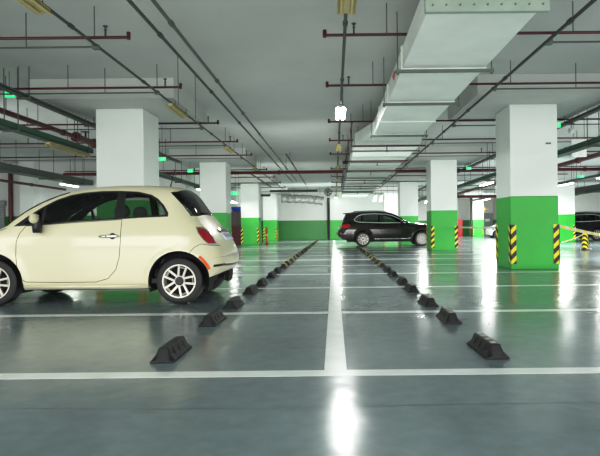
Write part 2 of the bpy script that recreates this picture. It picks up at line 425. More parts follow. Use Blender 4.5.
class Shell:
    def __init__(s, outline, wz, dfun, arches, flare=.016, step=.025, grid=.05):
        s.o = catmull(outline, True, step)
        # orientation: make counter-clockwise
        A = np.sum(s.o[:, 0] * np.roll(s.o[:, 1], -1) - np.roll(s.o[:, 0], -1) * s.o[:, 1])
        if A < 0: s.o = s.o[::-1]
        t = np.roll(s.o, -1, 0) - np.roll(s.o, 1, 0); t /= np.linalg.norm(t, axis=1)[:, None]
        s.n = np.stack([t[:, 1], -t[:, 0]], 1)
        D = np.array([dfun(p, q) for p, q in zip(s.o, s.n)])
        K = max(3, int(.14 / step)); ker = np.hanning(2 * K + 1); ker /= ker.sum()
        for c in range(3):
            D[:, c] = np.convolve(np.concatenate([D[-K:, c], D[:, c], D[:K, c]]), ker, 'valid')
        s.D = D
        zz = np.linspace(0, 2.2, 441); ww = np.interp(zz, [a[0] for a in wz], [a[1] for a in wz])
        g = np.hanning(17); g /= g.sum(); ww = np.convolve(np.pad(ww, 8, 'edge'), g, 'valid')
        s.zz, s.ww = zz, ww; s.arches = arches; s.flare = flare; s.grid = grid
    def y(s, P):
        P = np.atleast_2d(P)
        w = np.interp(P[:, 1], s.zz, s.ww)
        for (ax, az, ar) in s.arches:
            d = np.hypot(P[:, 0] - ax, P[:, 1] - az)
            w = w + s.flare * np.exp(-((d - ar) / .05) ** 2)
        a = s.o; b = np.roll(s.o, -1, 0); out = np.zeros(len(P))
        for i in range(0, len(P), 400):
            Q = P[i:i + 400]
            ab = b - a; t = np.clip(np.einsum('pij,ij->pi', Q[:, None] - a[None], ab) / (np.einsum('ij,ij->i', ab, ab) + 1e-12), 0, 1)
            d = np.linalg.norm(Q[:, None] - (a[None] + ab[None] * t[..., None]), axis=2)
            u = np.clip(1 - d / s.D[None, :, 1], 0, 1)
            drop = s.D[None, :, 0] * (1 - np.sqrt(np.maximum(1 - u * u, 0)))
            out[i:i + 400] = drop.max(1)
        return w - out
    def build(s, root, regions, defmat, defname='body_shell'):
        """regions: list (name, poly, material, wrap) - first match wins; material None = hole. returns dict"""
        V = [tuple(p) for p in s.o]; E = [(i, (i + 1) % len(V)) for i in range(len(V))]
        for (nm, poly, mt, wrap) in regions:
            q = densify(poly, .04); k = len(V); V += [tuple(p) for p in q]; E += [(k + i, k + (i + 1) % len(q)) for i in range(len(q))]
        mn, mx = s.o.min(0), s.o.max(0)
        gx, gz = np.meshgrid(np.arange(mn[0], mx[0], s.grid), np.arange(mn[1], mx[1], s.grid)); G = np.stack([gx.ravel(), gz.ravel()], 1)
        def dist(Q):
            return np.min(np.linalg.norm(Q[:, None] - s.o[None], axis=2), 1)
        G = G[inpoly(G, s.o)]; G = G[dist(G) > .05]; V += [tuple(p) for p in G]
        for off in (.006, .018, .036):
            R = (s.o - s.n * off)[::2 if off > .02 else 1]; ok = inpoly(R, s.o); R = R[ok]; R = R[dist(R) > off * .85]; V += [tuple(p) for p in R]
        ov, oe, of, _, _, _ = delaunay_2d_cdt([Vector(p) for p in V], E, [], 0, 1e-5)
        X = np.array([tuple(p) for p in ov]); T = np.array([tuple(f) for f in of if len(f) == 3])
        a = X[T]; area = .5 * ((a[:, 1, 0] - a[:, 0, 0]) * (a[:, 2, 1] - a[:, 0, 1]) - (a[:, 2, 0] - a[:, 0, 0]) * (a[:, 1, 1] - a[:, 0, 1]))
        T[area < 0] = T[area < 0][:, ::-1]; T = T[np.abs(area) > 1e-8]
        C = X[T].mean(1); keep = inpoly(C, s.o); T, C = T[keep], C[keep]
        cls = np.full(len(T), -1)
        for i, (nm, poly, mt, wrap) in reversed(list(enumerate(regions))):
            cls[inpoly(C, np.array(poly))] = i
        Y = s.y(X); e = .003
        gxd = (s.y(X + [e, 0]) - s.y(X - [e, 0])) / (2 * e); gzd = (s.y(X + [0, e]) - s.y(X - [0, e])) / (2 * e)
        N = np.stack([-gxd, np.ones(len(X)), -gzd], 1); N /= np.linalg.norm(N, axis=1)[:, None]
        dd = np.linalg.norm(X[:, None] - s.o[None], axis=2); near = dd.argmin(1); dm = dd.min(1)
        onb = dm < .004
        for i in np.where(onb)[0]:
            q = s.n[near[i]]; v = np.array([q[0], .25, q[1]]); N[i] = v / np.linalg.norm(v)
        # strip
        w = s.y(s.o); ns = 14; fr = np.linspace(-1, 1, ns + 1)
        m = len(s.o); SV = np.zeros((m, ns + 1, 3)); SN = np.zeros((m, ns + 1, 3))
        for j, f in enumerate(fr):
            bl = s.D[:, 2] * (1 - f * f)
            SV[:, j, 0] = s.o[:, 0] + s.n[:, 0] * bl; SV[:, j, 1] = w * f; SV[:, j, 2] = s.o[:, 1] + s.n[:, 1] * bl
            SN[:, j, 0] = s.n[:, 0]; SN[:, j, 2] = s.n[:, 1]; SN[:, j, 1] = .25 * np.sign(f) * abs(f) ** 1.5
        SN /= np.linalg.norm(SN, axis=2)[..., None]
        mid = (s.o + np.roll(s.o, -1, 0)) / 2
        scls = np.full(m, -1)
        for i, (nm, poly, mt, wrap) in reversed(list(enumerate(regions))):
            if wrap: scls[inpoly(mid - s.n * .002, np.array(poly))] = i
        objs = {}
        for ci in range(-1, len(regions)):
            nm, mt = (defname, defmat) if ci < 0 else (regions[ci][0], regions[ci][2])
            if mt is None: continue
            ids = np.where(cls == ci)[0]
            wrapped = ci < 0 or regions[ci][3]
            for sides in ([(1, -1)] if wrapped else [(1,), (-1,)]):
                vs, ns_, fs = [], [], []; mp = {}
                def vid(p, nn):
                    key = tuple(round(float(c_), 4) for c_ in p)
                    if key not in mp: mp[key] = len(vs); vs.append(p); ns_.append(nn)
                    return mp[key]
                for sd in sides:
                    for t in ids:
                        q = [vid((X[k, 0], sd * Y[k], X[k, 1]), (N[k, 0], sd * N[k, 1], N[k, 2])) for k in T[t]]
                        if len(set(q)) == 3: fs.append(tuple(q) if sd < 0 else tuple(q[::-1]))
                for i in (np.where(scls == ci)[0] if wrapped else []):
                    i2 = (i + 1) % m
                    for j in range(ns):
                        q = [vid(tuple(SV[a_, b_]), tuple(SN[a_, b_])) for a_, b_ in ((i, j), (i, j + 1), (i2, j + 1), (i2, j))]
                        if len(set(q)) == 4: fs.append(tuple(q))
                if not fs: continue
                me = bpy.data.meshes.new(nm); me.from_pydata([tuple(map(float, p)) for p in vs], [], fs)
                me.materials.append(M[mt])
                for p in me.polygons: p.use_smooth = True
                me.normals_split_custom_set_from_vertices([tuple(map(float, p)) for p in ns_])
                o = bpy.data.objects.new(nm, me); COL.objects.link(o); o.parent = root
                objs.setdefault(nm, []).append(o)
        return objs

def wheel(root, x, y, side, R, rim, style, wd=.19):
    """wheel as a part with sub-parts; outer face towards side"""
    t = MB((x, y, R)); s = side
    prof = [(rim - .004, -wd * .48), (rim + .03, -wd * .5), (R - .03, -wd * .5), (R - .004, -wd * .42), (R, -wd * .2), (R, wd * .2), (R - .004, wd * .42), (R - .03, wd * .5), (rim + .03, wd * .5), (rim - .004, wd * .48)]
    t.lathe([(r, h * s) for r, h in prof], 'y', 40, (x, y, R), closed=True)
    w = t.build('wheel', 'tyre', root, smooth='auto')
    def sub(mb, nm, mt, sm='auto', bev=0):
        o = mb.build(nm, mt, w, smooth=sm, bevel=bev); o.location = (0, 0, 0); return o
    def Lo(): return MB((0, 0, 0))
    f = wd * .5 * s
    b = Lo(); b.lathe([(rim, f * 1.0), (rim - .018, f * .99), (rim - .024, f * .8), (rim - .03, -f)], 'y', 40); b.lathe([(rim, f), (rim, -f)], 'y', 40); sub(b, 'rim', 'alloy')
    d = Lo(); d.lathe([(.001, f * -.1), (rim - .01, f * -.1)], 'y', 32); d.lathe([(.001, f * .25), (rim * .62, f * .25), (rim * .62, f * .05)], 'y', 32); sub(d, 'brake_disc', 'under')
    sp = Lo()
    def bar(a, r0, r1, w0, w1, o0, o1, th=.02):
        ca, sa = math.cos(a), math.sin(a)
        def pt(r, off, h): return (r * ca - off * sa, h, r * sa + off * ca)
        h0, h1 = f * .78, f * .96
        vs = [pt(r0, o0 - w0, h0), pt(r0, o0 + w0, h0), pt(r1, o1 + w1, h1), pt(r1, o1 - w1, h1)]
        vs += [(p[0], p[1] - s * th, p[2]) for p in vs]
        sp.add(vs, [(0, 1, 2, 3), (4, 5, 6, 7), (0, 1, 5, 4), (1, 2, 6, 5), (2, 3, 7, 6), (3, 0, 4, 7)])
    if style == 'fiat':
        for k in range(5):
            a = 2 * PI * k / 5 + PI / 2 + .25
            bar(a, .055, rim - .012, .0135, .0135, .030, .050); bar(a, .055, rim - .012, .0135, .0135, -.030, -.050)
            bar(a, rim - .052, rim - .034, .034, .040, 0, 0)
        sp.lathe([(.001, f * .80), (.062, f * .80), (.070, f * .6)], 'y', 24)
    else:
        for k in range(10):
            a = 2 * PI * k / 10 + .1
            bar(a, .05, rim - .01, .016, .022, 0, 0)
        sp.lathe([(.001, f * .80), (.07, f * .80), (.075, f * .6)], 'y', 24)
    sub(sp, 'spokes', 'alloy' if style == 'fiat' else 'alloy_bright')
    hc = Lo(); hc.lathe([(.001, f * .93), (.044, f * .93), (.054, f * .84), (.056, f * .7)], 'y', 24); sub(hc, 'hub_cap', 'black')
    return w
def arch_liner(root, x, z, r, yo, side, depth=.28):
    b = MB((x, yo * side, z)); n = 28
    a0, a1 = -.35, PI + .35
    for k in range(n):
        p, q = a0 + (a1 - a0) * k / n, a0 + (a1 - a0) * (k + 1) / n
        y0, y1 = side * yo, side * (yo - depth)
        b.add([(x + r * math.cos(p), y0, z + r * math.sin(p)), (x + r * math.cos(q), y0, z + r * math.sin(q)), (x + r * math.cos(q), y1, z + r * math.sin(q)), (x + r * math.cos(p), y1, z + r * math.sin(p)), (x, y1, z)],
              [(0, 1, 2, 3), (3, 2, 4)])
    return b.build('wheel_arch_liner', 'under', root, fix=False)
def seat(root, x, y, light):
    b = MB((x, y, .3))
    b.frustum((x - .25, x + .25, y - .24, y + .24), .35, (x - .25, x + .27, y - .23, y + .23), .52)
    s = b.build('seat', light, root, bevel=.04)
    b = MB((x, y, .5))
    vs = []
    for (dx, z, hw, th) in ((-.20, .50, .23, .12), (-.27, .80, .23, .12), (-.34, 1.08, .18, .09)):
        vs += [(x + dx - th / 2, y - hw, z), (x + dx + th / 2, y - hw, z), (x + dx + th / 2, y + hw, z), (x + dx - th / 2, y + hw, z)]
    fs = [(0, 1, 2, 3), (8, 9, 10, 11)]
    for i in (0, 4):
        for k in range(4): fs.append((i + k, i + (k + 1) % 4, i + 4 + (k + 1) % 4, i + 4 + k))
    b.add(vs, fs); b.build('seat_back', light, root, bevel=.04)
    b = MB((x - .37, y, 1.2)); b.lathe([(.001, -.10), (.07, -.09), (.095, -.03), (.095, .05), (.06, .09), (.001, .10)], 'y', 16, (x - .37, y, 1.20))
    b.tube([(x - .35, y, 1.05), (x - .37, y, 1.15)], .01); b.build('headrest', light, root, smooth=True)

def interior(root, x_dash, x_seats, x_bench, bz, wheel_y, hw=.62):
    b = MB((x_dash, 0, .8)); b.frustum((x_dash - .25, x_dash + .25, -hw, hw), .35, (x_dash - .05, x_dash + .25, -hw, hw), bz); b.build('dashboard', 'interior', root, bevel=.04)
    b = MB(); b.box(x_bench - .35, x_dash + .2, -hw - .04, hw + .04, .26, .32); b.build('cabin_floor', 'interior', root)
    for y in (-.34, .34): seat(root, x_seats, y, 'seatlight')
    b = MB((x_bench, 0, .5)); b.frustum((x_bench - .1, x_bench + .35, -hw + .06, hw - .06), .32, (x_bench - .1, x_bench + .35, -hw + .06, hw - .06), .58)
    b.frustum((x_bench - .18, x_bench - .02, -hw + .08, hw - .08), .5, (x_bench - .28, x_bench - .16, -hw + .12, hw - .12), bz + .08); b.build('rear_bench', 'interior', root, bevel=.03)
    b = MB()
    c = Vector((x_dash - .42, wheel_y, bz - .0)); ring = []
    ax = Vector((-.85, 0, .5)).normalized(); u = Vector((0, 1, 0)); v = ax.cross(u)
    ring = [c + (u * math.cos(2 * PI * k / 24) + v * math.sin(2 * PI * k / 24)) * .18 for k in range(25)]
    b.tube(ring, .015, 8, cap=False)
    for a in (0, PI, -PI / 2): b.tube([c, c + (u * math.cos(a) + v * math.sin(a)) * .18], .014)
    b.tube([c, c - ax * .3], .03); b.build('steering_wheel', 'black', root, smooth=True)

# ---- the small cream hatchback (front towards -X), local x forward from rear axle
FX, FY = -1.975, 6.80 + .80      # world: rear axle, centre line of the car
def F(px, py, s=78.0):
    hor = 228 + .0105 * (334 - px)
    return (-(px - 334) / s + FX, H + (hor - py) / s)
WB = 2.36
f_out = [(-.33, .31), (-.46, .39), (-.52, .47), (-.53, .58), (-.48, .72), (-.395, .86), (-.305, .97), (-.23, 1.06), (-.16, 1.145), (-.085, 1.26), (-.01, 1.375), (.055, 1.45),
         (.12, 1.49), (.25, 1.512), (.5, 1.528), (.85, 1.535), (1.15, 1.522), (1.4, 1.488), (1.6, 1.44), (1.8, 1.36), (2.0, 1.245), (2.15, 1.125), (2.28, 1.005),
         (2.42, .955), (2.62, .915), (2.80, .845), (2.93, .73), (2.985, .58), (2.98, .42), (2.92, .28), (2.78, .21), (2.5, .195), (1.9, .20), (1.0, .20), (.3, .205), (-.15, .235)]
def f_d(p, n):
    x, z = p
    if n[1] < -.6: return (.04, .06, .0)
    if x < 0 and z < 1.40: return (.30, .36, .06) if z < 1.0 else (.20, .28, .055)
    if x > 2.55: return (.38, .5, .05)
    if x > 1.5 and z < 1.45: return (.10, .20, .05)
    return (.10, .16, .035)
f_wz = [(.0, .74), (.2, .755), (.30, .785), (.36, .79), (.55, .80), (.75, .803), (.88, .80), (.96, .775), (1.02, .755), (1.2, .69), (1.4, .605), (1.56, .53)]
ra = (0, .295, .385); fa = (WB, .295, .385)
def small_hatch(label, mat, loc, rz, detail=True):
    root = thing('small_hatchback_car', label, 'car', (0, 0, 0))
    sh = Shell(f_out, f_wz, f_d, [ra, fa])
    top = [F(15, 226.5), F(27, 216.5), F(40, 207), F(53, 199.2), (F(66.7, 194.3)), F(80, 191.8), F(98, 190.2), F(116, 190), F(135, 191), F(149, 194.2), F(156, 198.2), F(163, 205), F(168.2, 213), F(168, 216.6)]
    bot = [F(140, 217.8), F(119, 219.3), F(80, 221.8), F(40, 225)]
    trim = top + bot
    g1 = [F(45, 223), F(45, 206), F(54, 201), F(67, 196), F(80, 193.6), F(98, 192), F(114.5, 192), F(114.8, 217.8), F(80, 220)]
    g0 = [F(24, 224.6), F(38, 211), F(42, 208), F(42, 223.2)]
    g2 = [F(123.5, 217.2), F(123, 192.4), F(135, 193), F(148, 196), F(155, 200.5), F(161, 206.5), F(165, 213), F(165, 215)]
    lamp_o = [(-.195, .985), (-.27, .98), (-.34, .92), (-.41, .83), (-.455, .75), (-.36, .75), (-.29, .82), (-.225, .91)]
    lc = np.mean(lamp_o, 0); lamp = [tuple(lc + (np.array(p) - lc) * .84) for p in lamp_o]
    door = [F(28, 226), F(23, 233), F(20, 242), F(19.5, 255), F(21.5, 270), F(24, 278), F(29, 281.5), F(60, 282), F(98, 281.5), F(110, 278), F(118, 269), F(121.5, 257), F(123, 240), F(122.5, 219.5)]
    hatch_glass = [(.16, 1.44), (.075, 1.455), (-.02, 1.50), (-.25, 1.30), (-.36, 1.14), (-.25, 1.125), (-.115, 1.125), (-.09, 1.16), (.0, 1.27), (.09, 1.37)]
    wind = [(2.28, 1.02), (2.34, 1.02), (1.9, 1.42), (1.55, 1.52), (1.50, 1.445), (1.62, 1.405), (1.8, 1.325), (2.0, 1.205), (2.15, 1.085), (2.225, 1.015)]
    head = [(2.52, .80), (2.60, .86), (2.70, .85), (2.76, .77), (2.73, .68), (2.63, .66), (2.55, .71)]
    regs = [('wheel_opening', circle(*ra), None, True), ('wheel_opening', circle(*fa), None, True),
            ('door_window', g1, 'glass', False), ('front_quarter_window', g0, 'glass', False), ('rear_quarter_window', g2, 'glass', False),
            ('window_trim', trim, 'black', False),
            ('hatch_window', hatch_glass, 'glassdark', True), ('windscreen', wind, 'glass', True),
            ('tail_lamp', lamp, 'redlamp', False), ('tail_lamp_bezel', lamp_o, 'chrome', False), ('headlamp', head, 'chrome', False),
            ('bumper_groove', [(-.7, .515), (-.7, .485), (-.43, .465), (-.42, .478), (-.43, .495)], 'black', True),
            ('panel_gap', buffer([(-.41, .56), (-.42, .575), (-.44, .585), (-.7, .60)], .0035), 'pale', True),
            ('panel_gap', buffer(densify(door + [door[0]], .05, False), .0035), 'under', False),
            ('panel_gap', buffer([(-.14, .655), (-.2, .725), (-.28, .765), (-.38, .745), (-.48, .735), (-.7, .74)], .003), 'under', True),
            ('panel_gap', buffer([(-.335, 1.02), (-.30, .985), (-.34, .95)], .003), 'under', False),
            ('bonnet_gap', buffer([(2.22, .99), (2.5, .88), (2.75, .80), (3.1, .76)], .003), 'under', True),
            ('door', door, mat, False)]
    sh.build(root, regs, mat)
    for side in (1, -1):
        for ax in (0, WB):
            wheel(root, ax, side * .685, side, .295, .215, 'fiat', .20)
            arch_liner(root, ax, .295, .388, .80, side)
    b = MB(); b.box(-.15, 2.75, -.55, .55, .17, .25); b.build('underbody', 'under', root, bevel=.02)
    # sill moulding
    for s in (1, -1):
        b = MB((1.2, s * .78, .24)); b.tube([(.40, s * .775, .245), (1.2, s * .779, .24), (WB - .40, s * .775, .245)], .022, 8); b.build('sill', mat, root, smooth=True)
        # handle
        hx0, hz = F(121, 236); hx1, _ = F(102, 237)
        b = MB(((hx0 + hx1) / 2, s * .81, hz)); yy = s * .805
        b.tube([(hx0, yy, hz), (hx0 + .03, yy + s * .022, hz + .002), ((hx0 + hx1) / 2, yy + s * .03, hz), (hx1 - .03, yy + s * .022, hz - .004), (hx1, yy, hz - .006)], [.015, .019, .019, .017, .013], 10)
        b.build('door_handle', 'chrome', root, smooth=True)
        b = MB((hx0 + .07, s * .8, hz)); b.lathe([(.001, .004 * s), (.035, .004 * s), (.04, -.006 * s)], 'y', 20, (hx0 + .075, s * .806, hz)); b.build('handle_recess', 'black', root, smooth=True)
        # mirror
        mx, mz = F(33.5, 218.5, 80.5)
        b = MB((mx, s * .9, mz)); b.lathe([(.001, -.085), (.035, -.08), (.056, -.04), (.062, .02), (.052, .065), (.001, .085)], 'y', 20, (mx, s * .90, mz))
        o = b.build('mirror', mat, root, smooth=True); o.scale = (.78, 1, 1.05); o.location = (0, 0, 0)
        o.data.transform(Matrix.Identity(4)); o.location = (mx, s * .9, mz)
        b = MB((0, 0, 0)); b.tube([(-.035, -s * .03, .03), (-.03, -s * .04, -.03), (.0, -s * .05, -.10), (.0, -s * .05, -.17)], [.03, .05, .07, .058], 12); b.build('mirror_base', 'black', o, smooth=True)
        # side marker on the arch
        b = MB((-.2, s * .8, .5)); pr = []
        for k in range(9):
            a = math.radians(152 - k * 3.4 * -1 * -1) if False else math.radians(130 + k * 3.6)
            pr.append(a)
        for a0, a1 in zip(pr[:-1], pr[1:]):
            q = []
            for a in (a0, a1):
                for r in (.392, .425):
                    x, z = r * math.cos(a), .295 + r * math.sin(a)
                    q.append((x, z))
            ys = sh.y(np.array(q)) + .006
            b.add([(q[i][0], s * ys[i], q[i][1]) for i in (0, 1, 3, 2)], [(0, 1, 2, 3)])
        b.build('side_marker', 'orange', root, fix=False)
    # plate on the tailgate
    b = MB((-.51, 0, .865))
    nx, nz = -.80, .60
    def pl(u, v, off): return (-.515 + off * nx + v * .60 * -0 - v * -.55 * 1 * 1, u, .865 + off * nz + v * .83)
    def plate(u0, u1, v0, v1, off):
        d = MB((-.51, 0, .865))
        tx, tz = .62, .785     # up along the tailgate
        base = Vector((-.452, 0, .86))
        P = lambda u, v, o: (base.x + v * tx - o * tz, u, base.z + v * tz + o * tx)
        vs = [P(u0, v0, off), P(u1, v0, off), P(u1, v1, off), P(u0, v1, off), P(u0, v0, off - .02), P(u1, v0, off - .02), P(u1, v1, off - .02), P(u0, v1, off - .02)]
        d.add(vs, [(0, 1, 2, 3), (4, 5, 6, 7), (0, 1, 5, 4), (1, 2, 6, 5), (2, 3, 7, 6), (3, 0, 4, 7)]); return d
    pp_ = plate(-.24, .24, -.075, .06, .012).build('number_plate', 'plate', root)
    plate(-.26, .26, .055, .085, .02).build('plate_lamp_strip', 'black', root)
    c = MB((-.51, 0, .865)); 
    for k in range(6):
        q = plate(-.20 + k * .07, -.16 + k * .07, -.035, .03, .0135)
        c.v += q.v; base_i = len(c.v) - 8; c.f += [tuple(i + base_i for i in f) for f in q.f]
    o = c.build('plate_print', 'plateblue', pp_); o.location = (0, 0, 0)
    plate(-.26, .26, .08, .12, .035).build('tailgate_handle', 'chrome', root)
    # rear wiper, spoiler, aerial, exhaust
    b = MB((-.24, 0, 1.17)); b.tube([(-.225, .0, 1.155), (-.225, .1, 1.165), (-.19, .34, 1.175)], [.016, .012, .008], 8); b.build('rear_wiper', 'black', root, smooth=True)
    b = MB((.3, 0, 1.5)); ax_, az_ = .30, 1.54; b.tube([(ax_ + .03, -.0, az_ + .0), (ax_ + .03, -.0, az_ + .03), (ax_ - .03, 0, az_ + .26)], [.02, .009, .006], 8); b.build('aerial', 'black', root, smooth=True)
    b = MB((-.4, 0, .25)); b.tube([(-.12, -.30, .24), (-.36, -.30, .25)], .035, 12); b.tube([(-.20, -.45, .28), (-.20, .45, .28)], .08, 14); b.build('exhaust', 'under', root, smooth='auto')
    interior(root, 2.0, 1.25, .45, .93, .34)
    root.location = loc; root.rotation_euler = (0, 0, rz)
    return root
small_hatch('small cream-coloured hatchback car parked at the left, facing left', 'cream', (FX, FY, 0), PI)

# ---- SUV, local x forward from rear axle
s_out = [(-.85, .34), (-1.12, .42), (-1.24, .55), (-1.26, .74), (-1.14, .88), (-1.06, 1.05), (-1.0, 1.22), (-.92, 1.42), (-.84, 1.58), (-.80, 1.655), (-.62, 1.70), (-.2, 1.735), (.4, 1.755), (.9, 1.745), (1.3, 1.70), (1.6, 1.61),
         (1.9, 1.45), (2.2, 1.26), (2.38, 1.17), (2.7, 1.13), (3.1, 1.09), (3.5, 1.02), (3.72, .92), (3.82, .75), (3.84, .55), (3.78, .38), (3.6, .30), (2.9, .27), (1.5, .27), (.3, .28), (-.4, .30)]
def s_d(p, n):
    x, z = p
    if n[1] < -.6: return (.05, .08, .0)
    if x < -.7 and z < 1.6: return (.26, .30, .05)
    if x > 3.3: return (.38, .5, .06)
    if x > 2.3: return (.14, .25, .05)
    return (.12, .18, .04)
s_wz = [(0, .87), (.3, .89), (.4, .93), (.6, .955), (.85, .955), (1.0, .94), (1.12, .915), (1.3, .85), (1.5, .76), (1.7, .67), (1.8, .63)]
sra, sfa = (0, .37, .46), (2.93, .37, .46)
def big_suv(name, label, mat, loc, rz):
    root = thing(name, label, 'car', (0, 0, 0))
    sh = Shell(s_out, s_wz, s_d, [sra, sfa], flare=.03, step=.04, grid=.08)
    win_o = [(-.46, 1.36), (-.25, 1.56), (-.02, 1.635), (.6, 1.665), (1.15, 1.63), (1.5, 1.545), (1.85, 1.37), (2.16, 1.17), (1.0, 1.165), (-.2, 1.215), (-.40, 1.28)]
    c = np.mean(win_o, 0); trim = [tuple(c + (np.array(p) - c) * np.array([.97, .86])) for p in win_o]
    g1 = [(.98, 1.20), (.98, 1.60), (1.15, 1.595), (1.45, 1.51), (1.78, 1.36), (1.99, 1.20)]
    g2 = [(.05, 1.23), (.05, 1.60), (.55, 1.625), (.90, 1.61), (.90, 1.20)]
    g3 = [(-.38, 1.33), (-.22, 1.52), (-.02, 1.59), (-.02, 1.24), (-.22, 1.26)]
    rearg = [(-.80, 1.58), (-.9, 1.62), (-1.2, 1.15), (-.93, 1.15), (-.80, 1.42)]
    wind = [(2.28, 1.20), (2.4, 1.24), (1.8, 1.65), (1.55, 1.66), (1.50, 1.60), (1.85, 1.43), (2.2, 1.22)]
    lamp = [(-.62, 1.04), (-.70, 1.14), (-.96, 1.12), (-1.10, 1.10), (-1.12, .93), (-.84, .93)]
    head = [(3.45, .82), (3.30, .93), (3.62, .93), (3.80, .86), (3.85, .76), (3.62, .76)]
    def dr(x0, x1, cut=None):
        return [(x0, 1.17), (x0, .52), (x0 + .08, .43), (x1 - .06, .43), (x1, .55), (x1 + .02, 1.17)]
    d1, d2 = dr(.93, 2.08), dr(.32, .90)
    regs = [('wheel_opening', circle(*sra), None, True), ('wheel_opening', circle(*sfa), None, True),
            ('front_window', g1, 'glassdark', False), ('rear_window', g2, 'glassdark', False), ('quarter_window', g3, 'glassdark', False),
            ('window_trim', trim, 'black', False), ('chrome_trim', win_o, 'alloy_bright', False),
            ('tailgate_window', rearg, 'glassdark', True), ('windscreen', wind, 'glassdark', True),
            ('tail_lamp', lamp, 'redlamp', False), ('headlamp', head, 'chrome', False),
            ('panel_gap', buffer(densify(d1 + [d1[0]], .08, False), .005), 'under', False),
            ('panel_gap', buffer(densify(d2 + [d2[0]], .08, False), .005), 'under', False),
            ('wheel_arch_trim', circle(0, .37, .52), 'black', False), ('wheel_arch_trim', circle(2.93, .37, .52), 'black', False),
            ('lower_cladding', [(-1.2, .2), (4, .2), (4, .40), (-1.2, .44)], 'black', True),
            ('front_door', d1, mat, False), ('rear_door', d2, mat, False)]
    sh.build(root, regs, mat)
    for side in (1, -1):
        for ax in (0, 2.93):
            wheel(root, ax, side * .82, side, .37, .265, 'suv', .25)
            arch_liner(root, ax, .37, .463, .95, side, .34)
        b = MB(); b.tube([(.5, side * .955, .385), (2.4, side * .955, .385)], .02, 6); b.build('side_strip', 'chrome', root, smooth=True)
        for hx in (.98, .42):
            b = MB(); b.tube([(hx, side * .945, 1.0), (hx + .02, side * .975, 1.0), (hx + .2, side * .975, 1.0), (hx + .22, side * .945, 1.0)], .014, 8); b.build('door_handle', mat, root, smooth=True)
        b = MB((1.95, side * 1.0, 1.2)); b.lathe([(.001, -.11), (.06, -.10), (.09, 0), (.08, .08), (.001, .11)], 'y', 16, (1.93, side * 1.0, 1.22)); b.build('mirror', mat, root, smooth=True)
        b = MB(); b.tube([(-.5, side * .56, 1.72), (-.4, side * .57, 1.775), (.5, side * .58, 1.80), (1.1, side * .57, 1.775), (1.2, side * .56, 1.73)], .016, 8); b.build('roof_rail', 'black', root, smooth=True)
    b = MB(); b.box(-.8, 3.5, -.7, .7, .24, .34); b.build('underbody', 'under', root, bevel=.02)
    b = MB(); b.frustum((-1.0, -.78, -.6, .6), 1.67, (-.98, -.74, -.58, .58), 1.70); b.build('roof_spoiler', mat, root, bevel=.01)
    b = MB(); b.box(-1.215, -1.19, -.26, .26, .90, 1.0); b.build('number_plate', 'plate', root)
    interior(root, 2.15, 1.35, .35, 1.1, .36, .72)
    root.location = loc; root.rotation_euler = (0, 0, rz)
    return root
big_suv('sport_utility_car', 'dark brown sport utility car parked beside the centre line, facing right', 'brown', (1.45, 26.75 + .95, 0), 0)
s2 = big_suv('sport_utility_car', 'black sport utility car at the far right edge behind the striped bollard', 'blackcar', (16.3, 34.2, 0), PI)
wc = small_hatch('white hatchback car far back, half hidden by the nearest right column', 'whitecar', (15.62, 44.4, 0), PI)

# ------------------------------------------------------------------ overhead services
def rod(b, x, y, z0, z1=CZ, r=.008): b.tube([(x, y, z0), (x, y, z1)], r, 6)
def sprinkler(parent, x, y, z, up=True):
    b = MB(); s = 1 if up else -1
    b.tube([(x, y, z), (x, y, z + s * .10)], .014, 6); b.tube([(x, y, z + s * .10), (x, y, z + s * .12), (x, y, z + s * .15)], [.022, .010, .022], 8); b.tube([(x, y, z + s * .15), (x, y, z + s * .158)], .034, 10)
    return b.build('sprinkler_head', 'darkgrey', parent)
BR = [7.35, 9.95, 13.35, 16.2, 19.2, 24.0, 27.5, 31.0, 34.5, 38.5]
rr_, PH = .021, 3.60
for i, y in enumerate(BR):
    z = 3.59
    for side in ('left', 'right'):
        zz = z
        if side == 'left': x0, x1 = -12.0, -2.78 - .012 * (y - 7)
        else: x0, x1 = -.10, 12.0
        xe = x1 if side == 'left' else x0
        ya = y
        # keep the branch off the columns
        t = thing('sprinkler_pipe', 'dark red sprinkler pipe over the %s bays, %s to the camera' % (side, ORD[i]), 'pipe', (xe, ya, zz), 'red sprinkler pipes on the %s' % side)
        b = MB(); b.tube([(x0 - xe, 0, 0), (x1 - xe, 0, 0)], rr_, 8); b.tube([(0, 0, -.03), (0, 0, .07)], rr_ * 1.3, 8); b.build('pipe_run', 'red', t, smooth='auto')
        if i < 6:
            xs = (-3.1, -6.2, -9.2) if side == 'left' else (.30, 5.3, 8.3)
            for x in xs:
                if i == 2 and 3.6 < abs(x) < 5.6: continue
                sprinkler(t, x - xe, 0, 0, True)
            for x in ((-3.25, -4.9, -7.6) if side == 'left' else (.75, 3.3, 6.1, 9.0)):
                top = PZ if (i == 2 or (i in (5, 1) and False)) and 2.95 < abs(x) < 5.8 else CZ
                if top - zz < .1: continue
                bb = MB(); rod(bb, x - xe, 0, 0, top - zz); bb.build('hanger_rod', 'grey', t)
